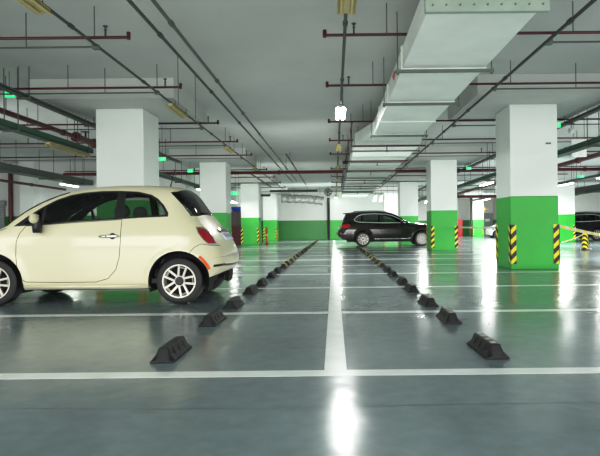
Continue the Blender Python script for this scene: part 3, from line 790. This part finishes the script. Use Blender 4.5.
# grey conduits beside the branches
for i, (y, z) in enumerate(((7.55, 3.53), (10.15, 3.545), (12.95 - 2.3 + 2.9, 3.50), (16.5, 3.52), (19.5, 3.52))):
    for side in ('left', 'right'):
        x0, x1 = (-12, -3.32) if side == 'left' else (3.05, 12)
        xe = x1 if side == 'left' else x0
        t = thing('conduit_branch', 'thin grey cross conduit over the %s bays, %s to the camera' % (side, ORD[i]), 'conduit', (xe, y, z), 'grey cross conduits on the %s' % side)
        b = MB(); b.tube([(x0 - xe, 0, 0), (x1 - xe, 0, 0)], .014, 6); b.build('conduit_run', 'grey', t, smooth='auto')
        b = MB(); b.box(-.045, .045, -.045, .045, -.035, .035); b.build('junction_box', 'bar', t, bevel=.01)
        if i < 2:
            for x in ((-4.3, -6.6) if side == 'left' else (4.6, 7.4)):
                b = MB(); rod(b, x - xe, 0, 0, CZ - z); b.build('hanger_rod', 'grey', t)
# conduits along the bay
def long_conduit(name, label, x, z, y0, y1, r, mat, couplers=3.0, hang=None, boxes=None):
    t = thing(name, label, 'conduit', (x, y0, z), 'conduits running down the garage')
    b = MB(); b.tube([(0, 0, 0), (0, y1 - y0, 0)], r, 8)
    b.build('conduit_run', mat, t, smooth='auto')
    y = 2.0
    b = MB()
    while y < min(y1 - y0, 30):
        b.tube([(0, y - .05, 0), (0, y + .05, 0)], r * 1.5, 8)
        b.build('coupling', mat, t); b = MB()
        y += couplers
    y = 1.2
    while y < min(y1 - y0, 22):
        if hang:
            bb = MB(); rod(bb, hang, y, 0, CZ - z, .006); bb.build('hanger_rod', 'grey', t)
        y += 3.6
    return t
long_conduit('lighting_conduit', 'dark conduit carrying light fittings down the middle of the ceiling', .17, 3.54, 2.2, 45.5, .022, 'darkgrey', 2.6, .0)
long_conduit('lighting_conduit', 'dark conduit with cream light fittings running diagonally on the left', -3.3, 3.54, 2.2, 36, .02, 'darkgrey', 2.6, None)
long_conduit('lighting_conduit', 'dark conduit running diagonally on the right beside the wide duct', 3.02, 3.54, 2.2, 36, .024, 'darkgrey', 2.6, None)
c1 = long_conduit('conduit', 'dark conduit of the centre-left pair, with two drop wires', -2.30, 3.56, 2.2, 30, .022, 'darkgrey', 3.0, None)
long_conduit('conduit', 'pale conduit with round couplings, right one of the centre-left pair', -2.06, 3.60, 2.2, 30, .024, 'grey', 2.7, None)
for yy in (8.0, 9.0):
    b = MB(); b.tube([(0, yy - 2.2, 0), (0, yy - 2.2, 2.80 - 3.56)], .006, 6); b.build('drop_wire', 'grey', c1)
# battens
def batten(name, label, x, yc, z, mat_h, lit, L=1.2, group=None):
    t = thing(name, label, 'light fitting', (x, yc, z), group)
    b = MB(); b.box(-.045, .045, -L / 2, L / 2, .02, .07); b.build('housing', mat_h, t, bevel=.006)
    b = MB()
    b.add([(-.11, -L / 2, .0), (-.045, -L / 2, .05), (-.045, L / 2, .05), (-.11, L / 2, .0), (.11, -L / 2, .0), (.045, -L / 2, .05), (.045, L / 2, .05), (.11, L / 2, .0)],
          [(0, 1, 2, 3), (4, 5, 6, 7), (1, 2, 6, 5)]); b.build('reflector', mat_h, t, fix=False)
    b = MB(); b.box(-.02, .02, -.02, .02, .065, .085); b.build('clamp', 'bar', t)
    for yy in (-L * .35, L * .35):
        b = MB(); xo = .05 if name == 'batten_light' else (.40 if x < -10 else (-.35 if abs(x + 5.95) < .01 else .20))
        b.tube([(0, yy, .06), (xo, yy, .06), (xo, yy, CZ - z)], .006, 6); b.build('hanger_rod', 'grey', t)
    for s in (-1, 1):
        b = MB(); b.tube([(s * .06, -L / 2 + .02, .0), (s * .06, L / 2 - .02, .0)], .016, 10); b.build('tube_lamp', ('tube_on' if lit == 1 else 'tube_dim') if lit else 'cream_light', t, smooth='auto')
    return t
mid = [5.72, 11.85, 17.0, 22.8, 28.5, 34, 40, 45]
for i, y in enumerate(mid):
    lit = 1 if i in (1, 7) else 0
    batten('batten_light', ('lit twin-tube light fitting' if lit else 'unlit cream twin-tube light fitting') + ' on the middle conduit, %s' % ORD[i], .17, y, 3.45, 'housing' if lit else 'cream_light', lit, group='light fittings down the middle')
for i, y in enumerate([5.62, 11.5, 17.2, 23]):
    batten('batten_light', 'unlit cream light fitting under the left diagonal conduit, %s to the camera' % ORD[i], -3.3, y, 3.45, 'cream_light', 0, group='light fittings on the left diagonal conduit')

# the wide rectangular duct
DZ, DT = 3.23, 3.545
t = thing('air_duct', 'wide pale sheet-metal air duct hanging right of centre', 'duct', (1.6, 5.68, DZ))
def duct_seg(x0, x1, y0, y1, nm='duct_section', mt='duct', z0=DZ, z1=DT, x0b=None, x1b=None):
    x0b = x0 if x0b is None else x0b; x1b = x1 if x1b is None else x1b
    b = MB((0, 0, 0)); vs = []
    for (a, c, y) in ((x0, x1, y0), (x0b, x1b, y1)):
        vs += [(a, y, z0), (c, y, z0), (c, y, z1), (a, y, z1)]
    b.add(vs, [(0, 1, 2, 3), (4, 5, 6, 7), (0, 1, 5, 4), (1, 2, 6, 5), (2, 3, 7, 6), (3, 0, 4, 7)])
    b.v = [p - Vector((1.6, 5.68, DZ)) for p in b.v]
    return b.build(nm, mt, t)
duct_seg(.985, 2.29, 5.64, 5.70, 'end_flange', 'ductedge', DZ - .02, CZ - .04)
fls = [7.74, 9.79, 11.6, 13.14]
ed = [5.70] + fls
for a, b_ in zip(ed[:-1], ed[1:]): duct_seg(1.01, 2.19, a, b_ - .04)
for y in fls: duct_seg(.985, 2.215, y - .04, y, 'joint_flange', 'duct', DZ - .02, DT + .012)
duct_seg(1.01, 2.19, 13.14, 14.8, x0b=.6, x1b=2.42)
yy = 14.8
while yy < 41:
    duct_seg(.6, 2.42, yy + .04, yy + 2.4); duct_seg(.565, 2.455, yy, yy + .04, 'joint_flange', 'ductedge', DZ - .035, DT + .012); yy += 2.4
# rivets along the end flange
rv = MB()
for k in range(9):
    rv = MB(); x = 1.06 + k * .145; rv.tube([(x - 1.6, -.04, .05), (x - 1.6, -.055, .05)], .009, 6); rv.build('rivet', 'bar', t)
rm = MB(); rm.add([(1.005 - 1.6, 8.55 - 5.68, .20), (1.005 - 1.6, 8.75 - 5.68, .28), (1.005 - 1.6, 9.05 - 5.68, .26), (1.005 - 1.6, 8.8 - 5.68, .12)], [(0, 1, 2, 3)])
rm.build('red_scrawl', basic('red_scrawl', (.65, .12, .10), .5), t)
for i, y in enumerate([7.65, 9.7, 13.05, 15.6, 18.3, 21.2, 24.2, 27.2, 30.5, 34]):
    x0, x1 = (.93, 2.27) if y < 14 else (.535, 2.49)
    tt = thing('duct_hanger', 'steel trapeze hanger under the wide air duct, %s to the camera' % ORD[i], 'bracket', (x0, y, 3.17), 'hangers under the wide air duct')
    b = MB(); b.box(-.03, x1 - x0 + .03, -.02, .02, -.02, .022); b.build('cross_bar', 'bar', tt)
    for x in (0, x1 - x0):
        b = MB(); rod(b, x, 0, -.045, CZ - 3.17, .009); b.tube([(x, 0, -.045), (x, 0, -.02)], .022, 6); b.build('hanger_rod', 'bar', tt)
for i, (y, up) in enumerate(((14.3, 13.35), (17.5, 16.2), (20.5, 19.2), (24.6, 24.0), (28.2, 27.5), (32, 31))):
    tt = thing('under_duct_sprinkler_pipe', 'red sprinkler pipe looped under the wide air duct, %s to the camera' % ORD[i], 'pipe', (.48, y, 3.12), 'red pipes under the wide air duct')
    b = MB(); rod(b, 0, 0, 3.58 - 3.12, CZ - 3.14, .008); b.tube([(0, up - y + .03, 3.58 - 3.12), (0, 0, 3.58 - 3.12), (0, 0, 0), (1.98, 0, 0)], .022, 8); b.build('pipe_run', 'red', tt, smooth='auto')
    sprinkler(tt, .95, 0, 0, False)

# big red main pipes
def main_pipe(label, pts, r, mat='redmain', joints=True, name='fire_main_pipe', hang=None, flow=None):
    o = Vector(pts[0]); t = thing(name, label, 'pipe', o)
    P = [Vector(p) - o for p in pts]
    b = MB(); b.tube(P, r, 10); b.build('pipe_run', mat, t, smooth='auto')
    if not hang and abs(P[1].z) < .01: hang = [tuple(o + P[1] * .12)]
    if joints:
        b = MB()
        for a, c in zip(P[:-1], P[1:]):
            L = (c - a).length; n = int(L / 3)
            for k in range(1, n + 1):
                p = a + (c - a) * (k / (n + 1)); d = (c - a).normalized()
                b = MB(); b.tube([p - d * .05, p + d * .05], r * 1.35, 10); b.build('coupling', mat, t)
    if hang:
        for p in hang:
            b = MB(); rod(b, p[0] - o.x, p[1] - o.y, p[2] - o.z, CZ - o.z, .009); b.build('hanger_rod', 'grey', t)
    return t
main_pipe('thick dark red main pipe crossing the whole ceiling behind the second pair of columns', [(-10.4, 22.75, 3.33), (.40, 22.75, 3.33), (.40, 22.75, 3.72), (2.62, 22.75, 3.72), (2.62, 22.75, 3.33), (16, 22.75, 3.33)], .068,
          hang=[(-8, 22.75, 3.37), (-2, 22.75, 3.37), (6, 22.75, 3.37), (9, 22.75, 3.37)])
main_pipe('dark pipe with an elbow hanging low near the far wall left of centre', [(-5.6, 33, 3.0), (-3.9, 33, 3.0), (-3.9, 33, 3.25), (-1.0, 33, 3.25)], .07, 'darkgrey', False, 'service_pipe')
main_pipe('black vertical pipe on the far wall beside the silver duct', [(-.45, 45.8, 0.0), (-.45, 45.8, 3.5)], .11, 'black', False, 'drain_pipe')
leftmain = main_pipe('dark red main pipe running down the left aisle above the green tray', [(-6.45, 4, 3.3), (-6.45, 15.8, 3.3)], .055,
          hang=[(-6.45, 10.6, 3.3), (-6.45, 13.4, 3.3)])
main_pipe('red main pipe running down the right aisle beside the green tray', [(7.9, 6, 3.05), (7.9, 40, 3.05)], .075,
          hang=[(7.9, 14, 3.05), (7.9, 17.4, 3.05), (7.9, 20, 3.05)])
main_pipe('red pipe crossing above the right aisle far back', [(6.6, 34, 2.85), (12, 34, 2.85)], .09)
main_pipe('short red pipe branching toward the right wall above the barrier tape', [(8.6, 16.3, 3.36), (14, 16.3, 3.36)], .03)
main_pipe('red vertical riser on the left back wall beside the grey shutter', [(-14.35, 23.85, 0.0), (-14.35, 23.85, 3.9)], .09, 'redmain', False, 'riser_pipe')
main_pipe('dark red pipe under the left grey tray', [(-11.9, 8, 2.78), (-11.9, 23.8, 2.78)], .05, 'redmain', True)
main_pipe('dark red pipe crossing low over the left aisle', [(-10.3, 20.5, 3.10), (-6.6, 20.5, 3.10)], .06, 'redmain', True)
main_pipe('thin red pipe crossing high over the left aisle above the green tray', [(-10.5, 11.6, 3.16), (-6.0, 11.6, 3.16)], .022, 'red', False, 'branch_pipe')

main_pipe('thin dark red pipe running down the ceiling toward the silver duct', [(-1.75, 20.0, 3.72), (-1.75, 34.0, 3.72)], .03, 'red', True, 'branch_pipe')
main_pipe('dark service pipe running down the ceiling beside the third left column', [(-3.75, 24.0, 3.45), (-3.75, 32.5, 3.45)], .035, 'darkgrey', True, 'service_pipe')
# valve cluster, a part of the left red main
b = MB(); b.tube([(0, 9.5, 0), (0, 10.5, 0)], .085, 10); b.tube([(0, 9.45, 0), (0, 9.52, 0)], .13, 12); b.tube([(0, 10.48, 0), (0, 10.55, 0)], .13, 12); b.tube([(0, 10, 0), (0, 10, .22)], .025, 8)
vb = b.build('valve', 'redmain', leftmain, smooth='auto')
b = MB(); b.tube([(0, 10, .21), (0, 10, .23)], .10, 12); b.build('hand_wheel', 'redmain', vb)

# cable trays
def tray(name, label, x, z, y0, y1, w, h, mat, hang_every=3.0, hang0=1.5):
    t = thing(name, label, 'cable tray', (x, y0, z))
    b = MB(); L = y1 - y0
    b.box(-w / 2, w / 2, 0, L, 0, .012); b.box(-w / 2, -w / 2 + .012, 0, L, 0, h); b.box(w / 2 - .012, w / 2, 0, L, 0, h)
    b.build('tray_channel', mat, t)
    y = hang0
    while y < L:
        for s in (-1, 1):
            b = MB(); rod(b, s * (w / 2 + .02), y, -.02, CZ - z, .010); b.build('hanger_rod', 'traygrey', t)
        b = MB(); b.box(-w / 2 - .05, w / 2 + .05, y - .02, y + .02, -.04, -.0); b.build('cross_bar', 'traygrey', t)
        y += hang_every
    return t
tray('cable_tray', 'dark green cable tray above the left aisle, ending beside the big left column', -6.05, 2.86, 4.0, 13.3, .22, .12, 'tray', 2.9, 6.1)
tray('cable_tray', 'thin grey cable tray close to the ceiling above the left aisle', -5.75, 3.445, 4.0, 20, .16, .05, 'traygrey', 2.7, 6.0)
tray('cable_tray', 'wide grey cable tray deep in the left aisle over the lit lamp', -10.9, 2.95, 5.0, 23.8, .5, .22, 'traygrey', 2.4, 1.0)
tray('cable_tray', 'dark grey cable tray seen above the cream car roof, behind the big left column', -6.0, 2.80, 17.0, 23.8, .2, .12, 'tray', 2.8, 1.0)
tray('cable_tray', 'dark green cable tray above the right aisle', 6.2, 2.86, 5.0, 40.0, .24, .13, 'tray', 3.0, 1.8)
tray('cable_tray', 'thin grey cable tray high above the right aisle', 5.75, 3.445, 5.0, 36, .16, .05, 'traygrey', 3.3, 1.5)
tray('cable_tray', 'long grey lamp tray above the far right aisle', 11.2, 3.02, 6.0, 44, .18, .08, 'traygrey', 4, 3)
tray('cable_tray', 'dark ladder-like cable tray over the black car at the far right edge', 15.9, 3.0, 26, 45, .9, .35, 'black', 3, 1)

# lit linear lamps in the side aisles
def lamp(label, x, y, z, L=1.3, ry=0, group='lit lamps in the side aisles', lit=2):
    return batten('linear_lamp', label, x, y, z, 'housing', lit, L, group)
lamp('lit tube lamp above the car bonnet in the left aisle', -11.0, 22.4, 2.84)
batten('linear_lamp', 'unlit cream tube lamp hanging under the green tray in the left aisle', -5.95, 12.1, 2.74, 'cream_light', 0, 1.8)
lamp('lit lamp between the big left column and the cream car rear window', -5.75, 23.5, 2.65)
lamp('lit lamp in the gap left of the third left column', -5.5, 29.5, 2.4)
RL = [(11.2, 22.0), (11.2, 26.0), (11.2, 30.0), (11.2, 35.3), (11.2, 39.5)]
for i, (x, y) in enumerate(RL): lamp('lit tube lamp under the far right aisle tray, %s to the camera' % ORD[i], x, y, 2.93, 1.5)
for i, (x, y) in enumerate([(6.35, 22.3), (6.35, 29.0), (6.35, 36)]): lamp('lit tube lamp under the green tray of the right aisle, %s to the camera' % ORD[i], x, y, 2.70, 1.5)
lamp('lit tube lamp over the brown car, left of the column beside its bonnet', 5.75, 33.0, 2.45)

# hanging exit signs
def exit_sign(label, x, y, z, w=.20, h=.11):
    t = thing('exit_sign', label, 'exit sign', (x, y, z), 'green exit signs')
    b = MB(); b.box(-w / 2, w / 2, -.02, .02, -h / 2, h / 2); b.build('sign_panel', 'exitgreen', t)
    b = MB(); b.tube([(-w * .1, -.023, h * .30), (-w * .1, -.027, h * .30)], h * .12, 8); b.box(-w * .16, -w * .02, -.024, -.02, -h * .08, h * .14); b.box(-w * .2, -w * .12, -.024, -.02, -h * .38, -h * .02); b.box(-w * .04, w * .06, -.024, -.02, -h * .30, -h * .08)
    b.box(w * .14, w * .34, -.024, -.02, -h * .35, h * .35); b.build('running_figure', 'white', t)
    b = MB(); rod(b, 0, 0, h / 2, CZ - z, .006); b.build('hanger_rod', 'grey', t)
    return t
exit_sign('green glowing exit sign at the upper left edge', -6.2, 10.3, 3.58)
exit_sign('green glowing exit sign right of the big left column', -5.0, 15.7, 3.02, .2, .1)
exit_sign('small green exit sign above the cream car rear window', -5.6, 21.0, 3.24, .2, .12)
exit_sign('green exit sign at the top right edge of the nearest right column', 5.45, 13.1, 3.40)
exit_sign('green exit sign hanging between the two nearest right columns', 5.6, 22.2, 3.36)
exit_sign('small green exit sign far back in the far right aisle', 10.6, 23.0, 3.05, .26, .11)
exit_sign('small green exit sign in the gap left of the third left column', -5.8, 31.5, 3.05, .4, .2)

# white panels hanging on the right
t = thing('notice_board', 'blank white board hanging beside the trays on the right', 'board', (6.68, 14.6, 3.05))
b = MB(); b.box(-.2, .2, -.02, .02, -.24, .24); b.build('panel_board', 'white', t)
b = MB(); rod(b, -.15, 0, .24, CZ - 3.05, .006); b.build('hanger_rod', 'grey', t); b = MB(); rod(b, .15, 0, .24, CZ - 3.05, .006); b.build('hanger_rod', 'grey', t)
t = thing('security_camera', 'white dome camera hanging under the tray at the right', 'camera', (6.3, 14.2, 3.42))
b = MB(); rod(b, 0, 0, .1, CZ - 3.42, .012); b.build('hanger_rod', 'grey', t)
b = MB(); b.lathe([(.001, .1), (.07, .1), (.075, .03), (.06, -.03), (.001, -.06)], 'z', 16); b.build('dome_housing', 'white', t, smooth=True)

# silver flexible duct and fan near the far wall
t = thing('silver_duct', 'crumpled silver duct hanging below the ceiling before the far green wall', 'duct', (-3.9, 40, 3.2))
b = MB(); pts, rs = [], []
for k in range(40):
    pts.append((k * .08, math.sin(k * .3) * .03, -.02 * math.sin(k * .16) - .25 * (k / 40) ** 2)); rs.append(.30 + (.03 if k % 2 else 0) + .02 * math.sin(k))
b.tube(pts, rs, 14); b.build('flexible_hose', 'silver', t, smooth=True)
for k in (0, 12, 24, 36):
    b = MB(); rod(b, k * .08, 0, .25, CZ - 3.2, .01); b.build('hanger_rod', 'grey', t)
t = thing('duct_fan', 'black round fan at the right end of the silver duct', 'fan', (-.42, 40, 3.62))
b = MB(); b.lathe([(.24, -.22), (.28, -.22), (.28, .22), (.24, .22)], 'y', 24, closed=True); b.build('fan_casing', 'black', t, smooth='auto')
b = MB(); b.lathe([(.001, -.12), (.09, -.1), (.09, .1), (.001, .12)], 'y', 12)
for k in range(6):
    a = k * PI / 3; b.add([(0, -.04, 0), (.23 * math.cos(a), -.04, .23 * math.sin(a)), (.23 * math.cos(a + .7), .05, .23 * math.sin(a + .7))], [(0, 1, 2)])
b.build('fan_blades', 'darkgrey', t)
b = MB(); rod(b, 0, 0, .27, CZ - 3.62, .012); b.build('hanger_rod', 'grey', t)
# small grilles hanging over the brown car
for i in range(4):
    t = thing('hanging_vent', 'small pale vent hanging above the brown car, %s from the left' % ['first', 'second', 'third', 'fourth'][i], 'vent', (2.9 + i * .42, 37.9, 3.0), 'small vents above the brown car')
    b = MB(); b.frustum((-.16, .10, -.15, .15), -.22, (-.05, .16, -.15, .15), .22); b.build('vent_body', 'duct', t)
    b = MB(); rod(b, .05, 0, .2, CZ - 3.0, .01); b.build('hanger_rod', 'grey', t)

# ------------------------------------------------------------------ left back wall furniture
t = thing('pilaster', 'white pilaster with a green sign on the left back wall', 'pilaster', (-13.5, 23.8, 0))
b = MB(); b.box(-.31, .31, -.18, .193, 0, CZ); b.build('pilaster_shaft', 'colwhite', t)
t = thing('wall_sign', 'green and white direction sign on the left pilaster', 'sign', (-13.5, 23.6, 1.25))
b = MB(); b.box(-.28, .28, -.02, .0, -.42, .42); b.build('sign_board', 'white', t)
b = MB(); b.box(-.25, .25, -.026, -.02, .18, .39); b.box(-.25, .25, -.026, -.02, -.40, .04); b.build('green_field', 'signgreen', t)
b = MB(); b.box(-.02, .14, -.031, -.026, -.16, -.10); b.box(.08, .14, -.031, -.026, -.32, -.10); b.build('arrow_mark', 'white', t)
t = thing('roller_shutter', 'grey metal shutter at the far left edge beside the red riser', 'shutter', (-15.6, 23.85, 0))
b = MB()
for k in range(18): b.box(-1.0, .95, -.03, .1, .02 + k * .115, .125 + k * .115)
b.build('shutter_slats', 'doorgrey', t)
b = MB(); b.box(-1.05, 1.0, -.08, .14, 2.1, 2.32); b.build('shutter_box', 'doorgrey', t)
t = thing('wall_box', 'dark letter board on the wall right of the pilaster', 'sign', (-12.78, 23.95, 1.72))
b = MB(); b.box(-.26, .26, -.03, .04, -.22, .22); b.build('sign_board', 'darkgrey', t)
b = MB(); b.box(-.12, -.07, -.04, -.03, -.12, .12); 
for z in (-.12, -.02, .08): b.box(-.12, .08, -.04, -.03, z, z + .04)
b.build('letter', 'white', t)

# gap furniture behind the left columns
t = thing('fire_cabinet', 'dark red cabinet standing between the second and third left columns', 'cabinet', (-5.9, 33.5, 0))
b = MB(); b.box(-.45, .45, -.25, .25, .02, 1.15); b.build('lower_body', 'darkredpanel', t, bevel=.02)
b = MB(); b.box(-.45, .45, -.25, .25, 1.16, 2.05); b.build('upper_body', basic('machine_grey', (.14, .10, .11), .4), t, bevel=.02)
b = MB(); b.box(.28, .32, -.28, -.25, .55, .75); b.build('cabinet_handle', 'chrome', t)
t = thing('blue_barrel_lid', 'bright blue round tub on top of the dark red cabinet', 'tub', (-5.9, 33.5, 2.05))
b = MB(); b.lathe([(.001, 0), (.40, 0), (.48, .12), (.48, .22), (.42, .27), (.001, .27)], 'z', 24); b.build('tub_body', 'blue', t, smooth='auto')
b = MB(); b.lathe([(.50, .20), (.50, .25), (.47, .25)], 'z', 24); b.build('tub_rim', 'blue', t, smooth='auto')
t = thing('warning_post', 'thin orange and white warning post beside the third left column', 'post', (-4.18, 33.4, 0))
b = MB(); b.lathe([(.001, .03), (.07, .03), (.07, 1.0), (.05, 1.03), (.001, 1.03)], 'z', 16); b.build('post_body', 'orange', t, smooth='auto')
b = MB(); b.lathe([(.072, .5), (.072, .62)], 'z', 16); b.build('post_band', 'white', t)
b = MB(); b.lathe([(.001, 0), (.16, 0), (.15, .03), (.001, .03)], 'z', 16); b.build('post_base', 'black', t)

# recess furniture on the right
t = thing('fire_hydrant_cabinet', 'bright red cabinet right of the second right column', 'cabinet', (12.0, 52.2, 0))
b = MB(); b.box(-.75, .45, -.2, .2, .0, 1.65); b.build('cabinet_body', 'redpanel', t, bevel=.02)
b = MB(); b.box(-.62, .32, -.23, -.2, .12, 1.52); b.build('cabinet_door', 'redpanel', t, bevel=.01)
main_pipe('black vertical pipe right of the red cabinet', [(13.0 - .22, 49.9, 0), (12.78, 49.9, 3.59)], .12, 'black', False, 'riser_pipe')
main_pipe('dark brown pipe standing behind the red cabinet', [(11.75, 53.5, 0), (11.75, 53.5, 3.4)], .16, 'darkredpanel', False, 'riser_pipe')
dd = struct(MB((15.6, 55.9, 0)).box(15.4, 16.55, 55.85, 56.0, 0, 2.35).build('door_1', 'doorgrey'))
b = MB((15.4, 55.8, 1.5)); b.box(15.7, 16.2, 55.83, 55.85, 1.45, 1.75); b.build('door_plate', 'white', None).parent = dd
dd.children[0].matrix_parent_inverse = Matrix.Translation(-Vector((15.6, 55.9, 0)))
t = thing('notice_lights', 'row of small orange and white panels above the grey door', 'sign', (15.3, 55.8, 2.75))
for k in range(4):
    b = MB(); b.box(-.75 + k * .42, -.45 + k * .42, -.04, .195, -.12, .12); b.build('lit_panel', basic('amber_panel', (.8, .45, .1), .5, emit=(1, .55, .15), estr=1.5) if k % 2 == 0 else 'white', t)

# bollard and barrier tape
t = thing('bollard', 'black and yellow striped bollard behind the barrier tape at the right', 'bollard', (9.72, 20.8, 0))
b = MB(); b.lathe([(.001, .05), (.15, .05), (.13, .12), (.10, .60), (.08, .66), (.001, .68)], 'z', 24); b.build('bollard_post', 'hazard_r', t, smooth='auto')
b = MB(); b.lathe([(.001, 0), (.25, 0), (.25, .03), (.18, .06), (.001, .06)], 'z', 24); b.build('bollard_base', 'black', t, smooth='auto')
def tape(label, p0, p1, sag, w=.075, n=24, mat='tape'):
    a, c = Vector(p0), Vector(p1); b = MB(a); vs, fs = [], []
    for k in range(n + 1):
        u = k / n; p = a.lerp(c, u); p.z -= sag * 4 * u * (1 - u); tw = .25 * math.sin(u * 9)
        vs += [(p.x, p.y + math.sin(tw) * w / 2, p.z - w / 2), (p.x, p.y - math.sin(tw) * w / 2, p.z + w / 2)]
    for k in range(n): fs.append((2 * k, 2 * k + 1, 2 * k + 3, 2 * k + 2))
    b.add(vs, fs); return tag(b.build('barrier_tape', mat, fix=False), label, 'tape', 'barrier tapes')
tape('yellow and white barrier tape running right from the nearest right column', (4.94, 11.9, .96), (9.3, 16.5, .52), .06)
tape('yellow barrier tape sloping down from the bollard toward the far right column', (9.62, 20.75, .60), (8.05, 19.0, .36), .03, .05)
tape('pale barrier tape stretched between the two nearest right columns', (4.93, 21.6, .93), (4.95, 12.7, .93), .02, .06, 24, 'tape')

# ------------------------------------------------------------------ lights
def area(x, y, z, sx, sy, power, col=(1, .985, .95), rot=(0, 0, 0), spread=None):
    l = bpy.data.lights.new('lamp', 'AREA'); l.shape = 'RECTANGLE'; l.size = sx; l.size_y = sy; l.energy = power; l.color = col
    o = bpy.data.objects.new('fitting_or_fill_light', l); COL.objects.link(o); o.location = (x, y, z); o.rotation_euler = rot  # shared by lights at lit fittings and added fill lights
    if spread: l.spread = spread
    return o
area(.17, 11.85, 3.40, .22, 1.1, 75)
for x, y in RL: area(x, y, 2.88, .2, 1.4, 150)
for x, y in [(6.35, 22.3), (6.35, 29), (6.35, 36)]: area(x, y, 2.71, .2, 1.4, 110)
for x, y in [(-11, 22.4), (-5.75, 23.2), (-5.5, 29.5)]: area(x, y, 2.6, .2, 1.2, 60)
area(5.3, 32, 3.0, .5, 1.4, 170)  # added light without a fitting, for a bright streak on the floor
area(.25, 38, 3.1, .5, 1.4, 170)  # added light without a fitting, toward the far wall
for x, y, p in [(-8.5, 2.5, 120), (-12.5, 15, 130), (9, 9, 180), (9, 16, 200), (14, 26, 250), (20, 38, 250), (9, 50, 300), (14, 47, 250)]:  # added downlights, no fittings modelled for them
    area(x, y, 3.35, .25, 1.3, p)
# added unseen fill lights, broad and soft, facing away from the camera
def fwd(x, y, z, sx, sz, p, tilt=0.0):
    area(x, y, z, sx, sz, p, rot=(PI / 2 + tilt, 0, 0))
fwd(0, -9, 1.9, 22, 3.2, 1300)
fwd(-9, 2, 1.6, 5, 1.5, 110); fwd(9, 2, 1.6, 5, 1.5, 150)
fwd(0, 15, 1.3, 5.5, 1.2, 110); fwd(9, 14, 1.3, 5.5, 1.2, 170); fwd(-9, 12, 1.3, 4, 1.2, 110)
fwd(-2.6, 24.5, 1.3, 3, 1.2, 120); fwd(9.5, 24, 1.3, 5, 1.2, 200)
fwd(0, 36, 1.3, 9, 1.2, 330); fwd(10, 36, 1.3, 5, 1.2, 220); fwd(18, 38, 1.3, 4, 1.2, 150)
area(0, -4.5, 3.5, 16, 6, 900)  # added overhead fill behind the camera, brightens the near floor
fwd(12, 46.8, 1.8, 6, 1.5, 200)  # added fill light inside the recess
area(-.5, 7, .04, 5, 14, 55, rot=(PI, 0, 0))  # added upward fill, brightens the near middle ceiling
# added upward fill light at floor level, imitates light bounced off the floor
area(0, 20, .04, 44, 60, 1550, rot=(PI, 0, 0), col=(.96, 1, .98))
w = bpy.data.worlds.new('World'); sc.world = w; w.use_nodes = True
w.node_tree.nodes['Background'].inputs[0].default_value = (.8, .9, .9, 1); w.node_tree.nodes['Background'].inputs[1].default_value = .5

# ------------------------------------------------------------------ camera
cam = bpy.data.cameras.new('camera'); co = bpy.data.objects.new('camera', cam); COL.objects.link(co)
cam.sensor_width = 36; cam.lens = 537 / 600 * 36; cam.shift_x = -34 / 600; cam.clip_end = 200
co.matrix_world = Matrix.Translation((0, 0, H)) @ Matrix.Rotation(PI / 2, 4, 'X') @ Matrix.Rotation(-.0105, 4, 'Z')
sc.camera = co
sc.view_settings.view_transform = 'Standard'; sc.view_settings.look = 'None'; sc.view_settings.exposure = 0.0
vs_ = sc.view_settings; vs_.use_curve_mapping = True
cu = vs_.curve_mapping.curves[3]; cu.points.new(.22, .175); cu.points.new(.72, .775); vs_.curve_mapping.update()
sc.cycles.use_denoising = True
sc.cycles.max_bounces = 8; sc.cycles.diffuse_bounces = 5; sc.cycles.transparent_max_bounces = 12; sc.cycles.sample_clamp_indirect = 6
